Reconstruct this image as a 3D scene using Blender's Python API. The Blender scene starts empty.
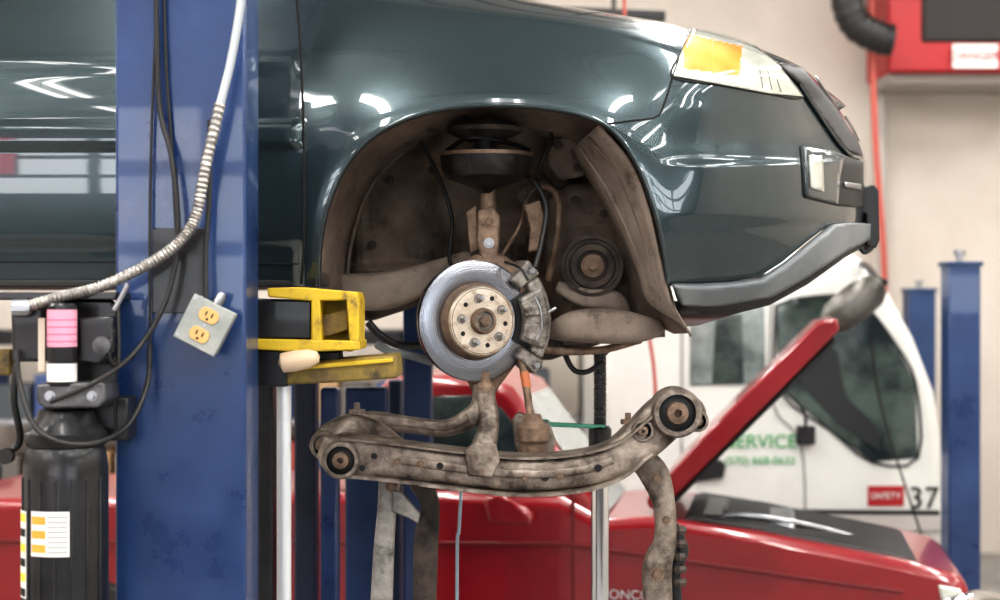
import bpy, bmesh, math, random
import numpy as np
from mathutils import Vector, Matrix
random.seed(3)
scn=bpy.context.scene
F=1667.0; CD=4.5; CH=1.9
def P(px,py,y):
    d=CD+y
    return Vector(((px-500)/F*d, y, CH+(300-py)/F*d))
def K(y): return (CD+y)/F
R90=Matrix.Rotation(math.pi/2,4,'X')

# ---------------- materials ----------------
MATS={}
def mat(name,c,rough=.5,metal=0.,c2=None,scale=8.,bump=0.,coat=0.,emis=0.,lo=.35,hi=.65,spec=.5,rvar=0.,stretch=None,detail=6.,grime=None,gs=3.,glo=.52,ghi=.7):
    if name in MATS: return MATS[name]
    m=bpy.data.materials.new(name); m.use_nodes=True
    nt=m.node_tree; b=nt.nodes['Principled BSDF']
    b.inputs['Base Color'].default_value=(*c,1); b.inputs['Roughness'].default_value=rough
    b.inputs['Metallic'].default_value=metal; b.inputs['Coat Weight'].default_value=coat
    b.inputs['Coat Roughness'].default_value=.02
    b.inputs['Specular IOR Level'].default_value=spec
    if emis: 
        b.inputs['Emission Color'].default_value=(*c,1); b.inputs['Emission Strength'].default_value=emis
    tc=nt.nodes.new('ShaderNodeTexCoord')
    if c2 or bump or rvar:
        n=nt.nodes.new('ShaderNodeTexNoise')
        n.inputs['Scale'].default_value=scale; n.inputs['Detail'].default_value=detail; n.inputs['Roughness'].default_value=.65
        if stretch:
            mp=nt.nodes.new('ShaderNodeMapping'); mp.inputs['Scale'].default_value=stretch
            nt.links.new(tc.outputs['Object'],mp.inputs['Vector']); nt.links.new(mp.outputs[0],n.inputs['Vector'])
        else: nt.links.new(tc.outputs['Object'],n.inputs['Vector'])
        last=None
        if c2:
            r=nt.nodes.new('ShaderNodeValToRGB'); r.color_ramp.elements[0].position=lo; r.color_ramp.elements[1].position=hi
            r.color_ramp.elements[0].color=(*c,1); r.color_ramp.elements[1].color=(*c2,1)
            nt.links.new(n.outputs['Fac'],r.inputs[0]); nt.links.new(r.outputs[0],b.inputs['Base Color']); last=r.outputs[0]
        if grime:
            g=nt.nodes.new('ShaderNodeTexNoise'); g.inputs['Scale'].default_value=gs; g.inputs['Detail'].default_value=10; g.inputs['Roughness'].default_value=.75
            nt.links.new(tc.outputs['Object'],g.inputs['Vector'])
            mr=nt.nodes.new('ShaderNodeMapRange'); mr.inputs[1].default_value=glo; mr.inputs[2].default_value=ghi
            nt.links.new(g.outputs['Fac'],mr.inputs[0])
            mx=nt.nodes.new('ShaderNodeMixRGB'); mx.inputs[2].default_value=(*grime,1)
            nt.links.new(mr.outputs[0],mx.inputs[0]); nt.links.new(last,mx.inputs[1]); nt.links.new(mx.outputs[0],b.inputs['Base Color'])
        if rvar:
            mr=nt.nodes.new('ShaderNodeMapRange'); mr.inputs[3].default_value=rough-rvar; mr.inputs[4].default_value=rough+rvar
            mr.inputs[1].default_value=.3; mr.inputs[2].default_value=.7
            nt.links.new(n.outputs['Fac'],mr.inputs[0]); nt.links.new(mr.outputs[0],b.inputs['Roughness'])
        if bump:
            bp=nt.nodes.new('ShaderNodeBump'); bp.inputs['Strength'].default_value=bump; bp.inputs['Distance'].default_value=.01
            nt.links.new(n.outputs['Fac'],bp.inputs['Height']); nt.links.new(bp.outputs[0],b.inputs['Normal'])
    MATS[name]=m; return m
PAINT=mat('car_paint_teal',(.034,.052,.058),.27,.6,coat=1.)
PLAST=mat('grey_plastic',(.13,.145,.155),.4,0,c2=(.19,.205,.215),scale=5)
BLACK=mat('black_plastic',(.010,.010,.011),.5)
GAP=mat('gap_dark',(.003,.003,.004),.8)
CHROME=mat('chrome',(.7,.71,.73),.14,1.)
STEEL=mat('brushed_steel',(.45,.46,.48),.35,1.,c2=(.3,.31,.33),scale=20)
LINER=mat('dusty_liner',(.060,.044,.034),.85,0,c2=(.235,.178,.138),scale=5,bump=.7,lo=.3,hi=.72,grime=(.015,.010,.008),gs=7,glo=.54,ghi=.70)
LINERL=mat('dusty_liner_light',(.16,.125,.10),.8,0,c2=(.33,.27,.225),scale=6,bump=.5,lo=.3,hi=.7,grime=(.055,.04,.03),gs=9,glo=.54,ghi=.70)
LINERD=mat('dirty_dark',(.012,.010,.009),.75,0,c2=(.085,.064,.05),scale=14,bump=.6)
PERCH=mat('perch_metal',(.010,.010,.010),.42,.3,c2=(.075,.065,.058),scale=9,bump=.3,lo=.45,hi=.75)
RUST=mat('rusty_iron',(.075,.045,.030),.6,.4,c2=(.27,.19,.135),scale=22,bump=.8,lo=.3,hi=.7)
CAST=mat('cast_subframe',(.065,.048,.037),.46,.45,c2=(.36,.305,.255),scale=15,bump=.8,lo=.34,hi=.70,grime=(.026,.018,.013),gs=10,glo=.50,ghi=.66)
CASTA=mat('cast_aluminium',(.13,.115,.10),.5,.5,c2=(.38,.355,.32),scale=28,bump=.7,grime=(.05,.037,.028),gs=18,glo=.5,ghi=.65)
BLUE=mat('lift_blue',(.008,.027,.100),.34,0,c2=(.016,.049,.148),scale=4,coat=.3,bump=.06,rvar=.12,grime=(.05,.08,.16),gs=5,glo=.60,ghi=.80)
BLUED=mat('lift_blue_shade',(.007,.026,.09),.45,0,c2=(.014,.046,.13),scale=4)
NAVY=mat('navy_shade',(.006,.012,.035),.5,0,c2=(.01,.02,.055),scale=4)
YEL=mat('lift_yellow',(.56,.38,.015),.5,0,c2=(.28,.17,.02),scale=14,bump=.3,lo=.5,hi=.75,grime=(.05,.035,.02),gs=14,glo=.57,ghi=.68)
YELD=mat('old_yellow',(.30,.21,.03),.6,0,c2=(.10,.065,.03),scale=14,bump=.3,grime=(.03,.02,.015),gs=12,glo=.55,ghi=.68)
BLKM=mat('black_metal',(.007,.008,.009),.36,.2,c2=(.022,.022,.025),scale=12,coat=.1)
RUB=mat('rubber',(.009,.009,.009),.5)
RED=mat('red_paint',(.27,.006,.012),.28,0,c2=(.21,.005,.010),scale=3,coat=.6)
REDM=mat('red_heater',(.36,.008,.012),.45)
WHITE=mat('truck_white',(.72,.72,.69),.35,0,c2=(.64,.64,.61),scale=2,coat=.3)
GLASS=mat('dark_glass',(.014,.022,.022),.15,0,c2=(.08,.105,.095),scale=2.6,coat=.3,lo=.42,hi=.62)
GLASSL=mat('light_glass',(.10,.125,.12),.15,0,c2=(.34,.38,.37),scale=3.5,coat=.3)
DARKW=mat('heater_dark',(.012,.008,.008),.6)
CREAM=mat('cream',(.62,.47,.32),.5)
WHT=mat('white_label',(.72,.72,.70),.5)
PINK=mat('pink_label',(.70,.30,.40),.5)
ORG=mat('orange_label',(.8,.35,.05),.5)
YLB=mat('yellow_label',(.85,.65,.05),.5)
AMBER=mat('amber_lens',(.80,.24,.03),.2,0,c2=(.90,.42,.12),scale=7,coat=1.,detail=1)
LENS=mat('clear_lens',(.46,.48,.42),.15,.25,c2=(.68,.69,.62),scale=8,coat=1.,detail=2)
TAN=mat('outlet_tan',(.58,.36,.13),.45)
GREEN=mat('green_text',(.03,.34,.09),.5)
HOSER=mat('red_hose',(.42,.08,.06),.5)
GOLD=mat('zinc_gold',(.52,.42,.32),.34,.85,c2=(.74,.67,.58),scale=18,bump=.25,grime=(.22,.12,.06),gs=24,glo=.54,ghi=.68)
GRN=mat('green_rod',(.10,.35,.25),.4,.4)
WALLM=mat('beige_wall',(.53,.475,.42),.85,0,c2=(.60,.545,.49),scale=1.2)
CONC=mat('concrete',(.18,.17,.16),.6,0,c2=(.28,.27,.25),scale=2.5)
CEILM=mat('ceiling_paint',(.26,.27,.27),.9)

m=bpy.data.materials.new('rotor_steel'); m.use_nodes=True; nt=m.node_tree; b=nt.nodes['Principled BSDF']
b.inputs['Metallic'].default_value=1.; b.inputs['Roughness'].default_value=.24; b.inputs['Base Color'].default_value=(.25,.26,.29,1)
b.inputs['Anisotropic'].default_value=.75
tg=nt.nodes.new('ShaderNodeTangent'); tg.direction_type='RADIAL'; tg.axis='Z'
nt.links.new(tg.outputs[0],b.inputs['Tangent'])
tc=nt.nodes.new('ShaderNodeTexCoord'); w=nt.nodes.new('ShaderNodeTexWave'); w.wave_type='RINGS'; w.rings_direction='Z'
w.inputs['Scale'].default_value=60; w.inputs['Distortion'].default_value=.3
nt.links.new(tc.outputs['Object'],w.inputs['Vector'])
bp=nt.nodes.new('ShaderNodeBump'); bp.inputs['Strength'].default_value=.10; bp.inputs['Distance'].default_value=.002
nt.links.new(w.outputs['Fac'],bp.inputs['Height']); nt.links.new(bp.outputs[0],b.inputs['Normal'])
ROTOR=m

# ---------------- builders ----------------
def group(name,loc=(0,0,0)):
    e=bpy.data.objects.new(name,None); e.empty_display_size=.1; e.location=loc
    scn.collection.objects.link(e); return e
def add(name,verts,faces,mt,parent,smooth=True,M=None,recalc=True,bevel=0,mids=None,seg=2,sharp=40):
    me=bpy.data.meshes.new(name)
    me.from_pydata([tuple(v) for v in verts],[],faces)
    mts=mt if isinstance(mt,(list,tuple)) else [mt]
    for q in mts: me.materials.append(q)
    if mids: 
        for p_,i in zip(me.polygons,mids): p_.material_index=i
    if recalc:
        bm=bmesh.new(); bm.from_mesh(me); bmesh.ops.recalc_face_normals(bm,faces=bm.faces); bm.to_mesh(me); bm.free()
    if smooth:
        me.polygons.foreach_set('use_smooth',[True]*len(me.polygons))
        try: me.set_sharp_from_angle(angle=math.radians(sharp))
        except Exception: pass
    o=bpy.data.objects.new(name,me); scn.collection.objects.link(o)
    if M is not None: o.matrix_world=M
    if parent is not None:
        o.parent=parent; o.matrix_parent_inverse=Matrix.Translation(parent.location).inverted()
    if bevel:
        bv=o.modifiers.new('b','BEVEL'); bv.width=bevel; bv.segments=seg; bv.limit_method='ANGLE'; bv.angle_limit=math.radians(35)
    return o
def cr(pts,res):
    pts=[Vector(p) for p in pts]; out=[]
    n=len(pts)
    if n==2:
        return [pts[0].lerp(pts[1],i/res) for i in range(res+1)]
    for i in range(n-1):
        p0=pts[i-1] if i>0 else pts[0]*2-pts[1]; p1=pts[i]; p2=pts[i+1]; p3=pts[i+2] if i+2<n else pts[-1]*2-pts[-2]
        for j in range(res):
            t=j/res
            out.append(.5*((2*p1)+(p2-p0)*t+(2*p0-5*p1+4*p2-p3)*t*t+(3*p1-p0-3*p2+p3)*t**3))
    out.append(pts[-1]); return out
def sweep(name,pts,rw,rh,mt,parent,res=6,seg=14,ex=2.,rmod=None,ref=(0,1,0),smooth=True,sharp=40):
    n=len(pts)
    if not isinstance(rw,(list,tuple)): rw=[rw]*n
    if not isinstance(rh,(list,tuple)): rh=[rh]*n
    c=cr(pts,res); rr=cr([Vector((a,b_,0)) for a,b_ in zip(rw,rh)],res)
    verts=[];faces=[];ref=Vector(ref)
    m_=len(c)
    for i,p in enumerate(c):
        t=(c[min(i+1,m_-1)]-c[max(i-1,0)]).normalized()
        s=ref-t*ref.dot(t)
        if s.length<.05: s=Vector((0,0,1))-t*t.z
        s.normalize(); q=t.cross(s)
        k=rmod(i,m_) if rmod else 1
        for j in range(seg):
            a=2*math.pi*(j+.5)/seg; ca,sa=math.cos(a),math.sin(a)
            u=math.copysign(abs(ca)**(2/ex),ca); v=math.copysign(abs(sa)**(2/ex),sa)
            verts.append(p+s*(u*abs(rr[i].x)*k)+q*(v*abs(rr[i].y)*k))
    for i in range(m_-1):
        for j in range(seg):
            a=i*seg+j; b_=i*seg+(j+1)%seg
            faces.append((a,b_,b_+seg,a+seg))
    faces.append(tuple(range(seg))); faces.append(tuple(range((m_-1)*seg,m_*seg)))
    return add(name,verts,faces,mt,parent,smooth,sharp=sharp)
def tube(name,pts,r,mt,parent,res=8,seg=12,rmod=None): return sweep(name,pts,r,r,mt,parent,res,seg,2.,rmod)
def lathe(name,prof,M,mt,parent,seg=48,mids=None,smooth=True,sharp=35):
    verts=[];faces=[];mi=[]
    n=len(prof)
    for r,h in prof:
        for j in range(seg):
            a=2*math.pi*j/seg; verts.append((r*math.cos(a),r*math.sin(a),h))
    for i in range(n-1):
        for j in range(seg):
            a=i*seg+j; b_=i*seg+(j+1)%seg
            faces.append((a,b_,b_+seg,a+seg)); mi.append(mids[i] if mids else 0)
    if prof[0][0]>1e-6: faces.append(tuple(range(seg))); mi.append(mids[0] if mids else 0)
    if prof[-1][0]>1e-6: faces.append(tuple(range((n-1)*seg,n*seg))); mi.append(mids[-1] if mids else 0)
    return add(name,verts,faces,mt,parent,smooth,M=M,mids=mi,sharp=sharp)
def prismL(name,poly,z0,z1,M,mt,parent,bevel=0,smooth=True):
    n=len(poly)
    verts=[(a,b_,z0) for a,b_ in poly]+[(a,b_,z1) for a,b_ in poly]
    faces=[tuple(range(n)),tuple(range(n,2*n))]+[(i,(i+1)%n,(i+1)%n+n,i+n) for i in range(n)]
    return add(name,verts,faces,mt,parent,smooth,M=M,bevel=bevel)
def prism(name,poly,y0,y1,mt,parent,bevel=0,at=None):
    at=y0 if at is None else at
    pl=[(P(a,b_,at).x,P(a,b_,at).z) for a,b_ in poly]
    return prismL(name,pl,-y0,-y1,R90,mt,parent,bevel)
def box(name,c,d,mt,parent,bevel=.003,rot=None):
    x,y,z=[q/2 for q in d]
    M=Matrix.Translation(Vector(c))
    if rot is not None: M=M@rot
    v=[(-x,-y,-z),(x,-y,-z),(x,y,-z),(-x,y,-z),(-x,-y,z),(x,-y,z),(x,y,z),(-x,y,z)]
    f=[(0,1,2,3),(4,5,6,7),(0,1,5,4),(1,2,6,5),(2,3,7,6),(3,0,4,7)]
    return add(name,v,f,mt,parent,True,M=M,bevel=bevel)
def rect(x0,y0,x1,y1): return [(x0,y0),(x1,y0),(x1,y1),(x0,y1)]
def FM(px,py,y): return Matrix.Translation(P(px,py,y))@R90
def UM(px,py,y): return Matrix.Translation(P(px,py,y))
def bolt(px,py,y,r,mt,parent,h=.012):
    lathe('bolt_washer',[(0,0),(r*1.45,0),(r*1.45,h*.25),(0,h*.25)],FM(px,py,y),mt,parent,20)
    lathe('bolt_head',[(0,0),(r,0),(r,h*.85),(r*.85,h),(0,h)],FM(px,py,y),mt,parent,6,smooth=False)
def pchip(tbl):
    xs=np.array([a for a,_ in tbl],float); ys=np.array([b_ for _,b_ in tbl],float)
    h=np.diff(xs); d=np.diff(ys)/h; m_=np.zeros(len(xs)); m_[0]=d[0]; m_[-1]=d[-1]
    for i in range(1,len(xs)-1):
        if d[i-1]*d[i]>0:
            w1=2*h[i]+h[i-1]; w2=h[i]+2*h[i-1]; m_[i]=(w1+w2)/(w1/d[i-1]+w2/d[i])
    def f(x):
        if x<=xs[0]: return float(ys[0])
        if x>=xs[-1]: return float(ys[-1])
        i=int(np.searchsorted(xs,x)-1); i=max(0,min(i,len(h)-1)); t=(x-xs[i])/h[i]
        return float((2*t**3-3*t*t+1)*ys[i]+(t**3-2*t*t+t)*h[i]*m_[i]+(-2*t**3+3*t*t)*ys[i+1]+(t**3-t*t)*h[i]*m_[i+1])
    return f
def sst(a,b_,x):
    t=max(0,min(1,(x-a)/(b_-a))); return t*t*(3-2*t)

# ================= CAR BODY =================
XE=pchip([(-80,150),(-30,380),(0,530),(28,692),(48,759),(70,805),(105,836),(145,860),(170,867),(240,868),(340,868)])
LL=pchip([(-80,220),(0,190),(28,120),(70,150),(105,190),(145,225),(340,225)])
AA=pchip([(-80,.40),(40,.36),(70,.50),(105,.80),(145,.95),(340,.95)])
YC=.83
ARCH=[(v.x,v.y) for v in cr([Vector((a,b_,0)) for a,b_ in [(318,286),(320,240),(330,198),(349,160),(380,131),(427,112),(480,105),(540,107),(585,116),(614,131),(637,163),(653,203),(663,245),(668,283)]],5)]
arr=np.array(ARCH)
def darch(px,py):
    a=arr[:-1]; b_=arr[1:]; ab=b_-a; ap=np.array([px,py])-a
    t=np.clip((ap*ab).sum(1)/(ab*ab).sum(1),0,1); q=a+ab*t[:,None]
    return float(np.sqrt(((q-np.array([px,py]))**2).sum(1)).min())
def BY(px,py):
    xe=XE(py); L=LL(py)
    u=max(0.,min(1.,(px-(xe-L))/L))
    y=-.13+AA(py)*(1-math.sqrt(max(0,1-u**2.4)))
    y+=.125*((150-py)/150)**2 if py<150 else .03*((py-150)/130)**2
    if px>640: y+=.10*sst(640,700,px)*max(0,(py-222)/70)**2
    d=darch(px,py) if 250<px<730 else 99
    y-=.024*math.exp(-(d/30)**2)
    if px<304:
        e=1-sst(296,303,px)
        y-=.014*(sst(120,126,py)-sst(142,150,py))*e
        y-=.008*(sst(50,58,py)-sst(58,80,py))*e
        y+=.02*sst(236,250,py)*e
    if px>650:
        k=sst(655,700,px)
        y-=.012*k*(sst(158,166,py)-sst(214,228,py))
    return y
def SP(px,py,off=0.):
    p=P(px,py,BY(px,py))
    if off:
        a=P(px-1.5,py,BY(px-1.5,py)); c=P(px,py+1.5,BY(px,py+1.5))
        n=(a-p).cross(c-p).normalized()
        if n.y>0: n=-n
        p=p+n*off
    return p
def inside(poly,x,y):
    c=False; n=len(poly); j=n-1
    for i in range(n):
        xi,yi=poly[i]; xj,yj=poly[j]
        if (yi>y)!=(yj>y) and x<(xj-xi)*(y-yi)/(yj-yi)+xi: c=not c
        j=i
    return c
def snap(poly,x,y,closed=True):
    a=np.array(poly,float); b_=np.roll(a,-1,0)
    if not closed: a=a[:-1]; b_=b_[:-1]
    ab=b_-a; ap=np.array([x,y])-a
    t=np.clip((ap*ab).sum(1)/np.maximum((ab*ab).sum(1),1e-9),0,1); q=a+ab*t[:,None]
    d=((q-np.array([x,y]))**2).sum(1); i=int(d.argmin()); return float(q[i,0]),float(q[i,1])
def bedges(faces):
    e={}
    for f in faces:
        for i in range(len(f)):
            k=tuple(sorted((f[i],f[(i+1)%len(f)]))); e[k]=e.get(k,0)+1
    return {v for k,c in e.items() if c==1 for v in k}
def patch(name,poly,off,mt,parent,step=3.,thick=.004,matf=None):
    x0=min(p[0] for p in poly);x1=max(p[0] for p in poly);y0=min(p[1] for p in poly);y1=max(p[1] for p in poly)
    nx=max(4,int((x1-x0)/step)); ny=max(4,int((y1-y0)/step))
    uv=[[x0+(x1-x0)*i/nx,y0+(y1-y0)*j/ny] for j in range(ny+1) for i in range(nx+1)]
    fs=[]
    for j in range(ny):
        for i in range(nx):
            a=j*(nx+1)+i
            if inside(poly,x0+(x1-x0)*(i+.5)/nx,y0+(y1-y0)*(j+.5)/ny): fs.append((a,a+1,a+nx+2,a+nx+1))
    for v in bedges(fs): uv[v]=list(snap(poly,*uv[v]))
    used=sorted({v for f in fs for v in f}); rm={v:i for i,v in enumerate(used)}
    vs=[SP(uv[v][0],uv[v][1],off) for v in used]; fs=[tuple(rm[v] for v in f) for f in fs]
    mids=None
    if matf: mids=[matf(sum(uv[used[v]][0] for v in f)/4,sum(uv[used[v]][1] for v in f)/4) for f in fs]
    o=add(name,vs,fs,mt,parent,True,recalc=True,mids=mids,sharp=60)
    s=o.modifiers.new('s','SOLIDIFY'); s.thickness=thick; s.offset=0
    return o
car=group('car',(0,.8,2.2))
BOTC=[(-140,286),(300,286)]+ARCH+[(700,284),(730,282),(760,276),(782,262),(805,243),(830,224),(850,222),(880,222)]
CUT=BOTC+[(880,400),(-140,400)]
N1,N2,NR=175,60,112
uv=[]
for r in range(NR+1):
    py=-80+r*(380/NR); xe=XE(py); xs=xe-LL(py)
    for i in range(N1): uv.append([-120+(xs+120)*i/N1,py])
    for i in range(N2+1): uv.append([xs+(xe-xs)*math.sin(math.pi/2*i/N2),py])
W=N1+N2+1; fs=[]
for r in range(NR):
    for i in range(W-1):
        a=r*W+i; f=(a,a+1,a+W+1,a+W)
        cx=sum(uv[v][0] for v in f)/4; cy=sum(uv[v][1] for v in f)/4
        if not inside(CUT,cx,cy): fs.append(f)
for v in bedges(fs):
    r,i=divmod(v,W)
    if r==0 or i in (0,W-1): continue
    uv[v]=list(snap(BOTC,*uv[v],closed=False))
used=sorted({v for f in fs for v in f}); rm={v:i for i,v in enumerate(used)}
vs=[SP(*uv[v]) for v in used]; fs=[tuple(rm[v] for v in f) for f in fs]
o=add('body_shell',vs,fs,PAINT,car,True,recalc=True,sharp=70)
vs2=[Vector((v.x,2*YC-v.y,v.z)) for v in vs]
add('body_shell_far_side',vs2,fs,PAINT,car,True,recalc=True,sharp=70)
hv=[];hf=[]
ppy=[-80+ i*4 for i in range(48)]
for py in ppy:
    a=SP(XE(py),py)
    for j in range(13):
        t=j/12; yy=a.y+(2*YC-2*a.y)*t
        hv.append(Vector((a.x+.05*math.sin(math.pi*t),yy,a.z-.001+.02*math.sin(math.pi*t))))
for i in range(len(ppy)-1):
    for j in range(12):
        a=i*13+j; hf.append((a,a+1,a+14,a+13))
add('hood',hv,hf,PAINT,car)
gp=[(-115,-78),(150,-78),(90,-160),(20,-235),(-115,-245)]
prism('cabin_glass',gp,.03,1.63,GLASS,car,.05)
prism('cabin_roof',[(-115,-240),(30,-232),(10,-250),(-115,-258)],.0,1.66,PAINT,car,.02)
def gap(name,pts,r=.0028,off=.0008,mt=GAP):
    c=cr([Vector((a,b_,0)) for a,b_ in pts],6)
    tube(name,[SP(v.x,v.y,off) for v in c],r,mt,car,res=2,seg=8)
gap('door_gap',[(292,-40),(297,0),(301,60),(304,150),(304,240),(301,284)],.0035)
gap('bumper_gap',[(692,32),(682,52),(673,76),(664,104),(656,117),(630,121),(607,124)])
gap('sill_shadow_line',[(-100,262),(100,262),(298,264)],.002)
tube('arch_lip',[SP(a,b_,.001) for a,b_ in ARCH],.006,PAINT,car,res=2,seg=10)
tube('arch_seal',[SP(a,b_,.001)+Vector((0,.014,0)) for a,b_ in ARCH],.008,BLACK,car,res=2,seg=8)
HL=[(692,31),(722,35),(752,47),(774,64),(801,97),(770,94),(720,85),(673,77),(681,53)]
def hlm(x,y):
    return 1 if (x>682 and x<741-(y-50)*.15 and 38+(x-690)*.22<y<71+(x-690)*.13) else 0
patch('headlight',HL,.006,[LENS,AMBER],car,1.6,.006,hlm)
gap('headlight_trim',HL+[HL[0]],.003,.003,BLACK)
for i in range(3): gap('headlight_rib',[(756+i*9,64+i*8),(760+i*9,88+i*2.)],.0010,.010,PLAST)
gap('amber_divider',[(711,44),(710,72)],.0010,.010,ORG)
patch('grille_band',[(772,63),(800,69),(832,107),(857,147),(860,158),(842,150),(815,112),(797,84)],.006,BLACK,car,2.5,.006)
gap('grille_trim',[(797,84),(815,112),(842,150),(860,159)],.005,.006,PAINT)
gap('grille_slat',[(812,78),(822,92),(832,104)],.003,.011,CHROME)
gap('grille_slat',[(842,118),(850,130),(856,142)],.003,.011,CHROME)
patch('fog_lamp_recess',[(800,146),(830,151),(862,162),(863,208),(838,206),(804,198)],.002,BLACK,car,2.5,.004)
patch('fog_lamp_surround',[(802,148),(830,153),(842,158),(838,176),(836,204),(804,196)],.005,PAINT,car,2.5,.004)
patch('fog_lamp_lens',[(806,156),(819,158),(820,192),(808,188)],.010,LENS,car,2.5,.006)
patch('fog_lamp_bezel',[(842,182),(858,184),(858,190),(842,187)],.008,STEEL,car,2.,.004)
VAL=[(671,283),(700,283),(732,281),(760,277),(782,263),(805,244),(830,224),(850,222),(867,224),(867,238),(842,249),(805,272),(768,292),(720,300),(677,301)]
patch('bumper_valance',VAL,.012,PLAST,car,2.5,.02)
patch('lower_air_dam',[(677,300),(720,299),(768,290),(805,270),(842,248),(867,237),(866,244),(842,258),(805,284),(768,304),(735,312),(700,312)],.000,BLACK,car,2.5,.012)
gv=[];gf=[]
gl=[(672,300),(700,306),(740,306),(780,293),(815,272),(850,250)]
for a,b_ in gl:
    p=SP(a,b_,0); 
    for t in range(7):
        gv.append(Vector((p.x-.05*t*.6, p.y+.02+(YC*2-2*p.y)*t/6*.98, p.z-.060*math.sin(math.pi*min(1,t/3)*.5))))
for i in range(len(gl)-1):
    for t in range(6):
        a=i*7+t; gf.append((a,a+1,a+8,a+7))
o=add('splash_guard',gv,gf,BLKM,car); s=o.modifiers.new('s','SOLIDIFY'); s.thickness=.01
prism('licence_bracket',[(861,188),(874,184),(879,190),(880,240),(876,249),(866,246),(866,215),(861,212)],.62,.98,BLACK,car,.006)
tube('bumper_clip',[P(858,243,.6),P(864,252,.6),P(872,248,.6)],.008,BLACK,car)
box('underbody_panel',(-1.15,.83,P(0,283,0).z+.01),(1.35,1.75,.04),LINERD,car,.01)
prism('sill_return',[(-118,280),(304,280),(304,287),(-118,287)],-.09,.05,BLACK,car,.004,at=-.08)
# ---------- wheel well ----------
well=[(318,292)]+ARCH+[(676,310),(690,334)]
lv=[];lf=[]
D=12
cx0,cz0=P(490,300,0).x,P(490,300,0).z
for i,(a,b_) in enumerate(well):
    p=SP(a,b_) if b_<290 else P(a,b_,-.10)
    right=sst(.0,.45,p.x-cx0)
    for j in range(D):
        t=j/(D-1)
        k=1+.05*math.sin(math.pi*min(1,t*2.2)) -.10*t - .22*right*sst(.25,1,t)
        yy=p.y+.012+(.60-p.y)*t
        nn=.006*math.sin(i*1.7+j*2.3)*sst(0,.3,t)
        lv.append(Vector((cx0+(p.x-cx0)*(k if t>0 else 1)+nn,yy,cz0+(p.z-cz0)*((1+.05*math.sin(math.pi*min(1,t*2.2))-.06*t) if t>0 else 1)+nn)))
n=len(well)
for i in range(n-1):
    for j in range(D-1):
        a=i*D+j; lf.append((a,a+1,a+D+1,a+D))
add('wheel_well_liner',lv,lf,LINER,car,True,sharp=60)
bot=pchip([(300,300),(330,300),(368,320),(400,312),(440,300),(500,300),(545,330),(560,345),(650,338),(700,335)])
bv=[];bf=[];NX,NY=110,76
for j in range(NY+1):
    for i in range(NX+1):
        px=318+(665-318)*i/NX; py=112+(bot(px)-112)*j/NY
        y=.50
        y-=.30*math.exp(-((px-487)/62)**4)*math.exp(-((py-105)/55)**4)
        y-=.09*math.exp(-((px-392)/50)**4-((py-215)/66)**4)
        y-=.025*math.exp(-((px-400)/30)**4-((py-200)/34)**4)
        y-=.16*sst(545,575,px)*sst(185,205,py)
        y-=.06*(sst(548,556,px)-sst(566,574,px))*(1-sst(170,190,py))
        y+=.12*math.exp(-((px-505)/55)**4-((py-235)/38)**4)
        y-=.06*(sst(260,270,py)-sst(288,296,py))*(1-sst(430,460,px))
        y-=.03*(sst(350,356,px)-sst(362,368,px))
        y+=.015*math.sin(px*.09)*math.sin(py*.07)
        bv.append(P(px,py,y))
for j in range(NY):
    for i in range(NX):
        a=j*(NX+1)+i; bf.append((a,a+1,a+NX+2,a+NX+1))
o=add('inner_fender_wall',bv,bf,LINER,car,True,sharp=60); s=o.modifiers.new('s','SOLIDIFY'); s.thickness=.01; s.offset=1
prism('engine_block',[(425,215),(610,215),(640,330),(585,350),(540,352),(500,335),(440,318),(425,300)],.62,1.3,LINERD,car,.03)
def strip(name,A,Bp,mt,thick=.006,par=car,res=6):
    a=cr(A,res); b_=cr(Bp,res); vs=[];fs=[]
    for p,q in zip(a,b_):
        for t in range(7):
            tt=t/6; v=p.lerp(q,tt); v=v+Vector((0,-.02*math.sin(math.pi*tt),0)); vs.append(v)
    for i in range(len(a)-1):
        for t in range(6):
            k=i*7+t; fs.append((k,k+1,k+8,k+7))
    o=add(name,vs,fs,mt,par,True,sharp=70); s=o.modifiers.new('s','SOLIDIFY'); s.thickness=thick; return o
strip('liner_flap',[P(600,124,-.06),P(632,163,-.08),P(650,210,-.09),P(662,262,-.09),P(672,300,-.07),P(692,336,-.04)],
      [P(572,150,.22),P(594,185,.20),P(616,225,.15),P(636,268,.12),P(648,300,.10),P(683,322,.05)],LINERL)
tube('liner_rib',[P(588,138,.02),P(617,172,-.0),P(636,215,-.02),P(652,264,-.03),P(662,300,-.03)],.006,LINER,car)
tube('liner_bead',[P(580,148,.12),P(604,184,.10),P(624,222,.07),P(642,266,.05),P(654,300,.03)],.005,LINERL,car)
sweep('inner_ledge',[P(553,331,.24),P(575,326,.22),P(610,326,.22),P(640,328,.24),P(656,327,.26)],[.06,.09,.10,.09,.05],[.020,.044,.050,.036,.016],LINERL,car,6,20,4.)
prism('inner_box_panel',[(548,196),(570,184),(600,182),(614,196),(622,250),(622,300),(560,306),(545,260)],.34,.40,LINER,car,.03)
prism('inner_bracket',[(548,140),(574,134),(588,158),(584,176),(562,180),(548,166)],.31,.34,LINER,car,.012)
sweep('bracket_low',[P(562,288,.3),P(585,297,.27),P(612,300,.28),P(622,310,.3)],[.04]*4,[.018,.03,.03,.02],LINERL,car,6,16,4.)
sweep('frame_rail',[P(346,288,.36),P(372,292,.33),P(405,286,.33),P(440,270,.36),P(458,262,.40)],[.07]*5,[.04,.055,.05,.03,.02],LINERL,car,8,20,4.)
for a,b_ in [(575,200),(604,214),(610,286),(566,296),(558,145),(578,168)]: bolt(a,b_,.29,.009,LINERD,car)
for a,b_ in [(390,180),(432,170),(372,245),(436,236)]: bolt(a,b_,.385,.009,LINERD,car)
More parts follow.
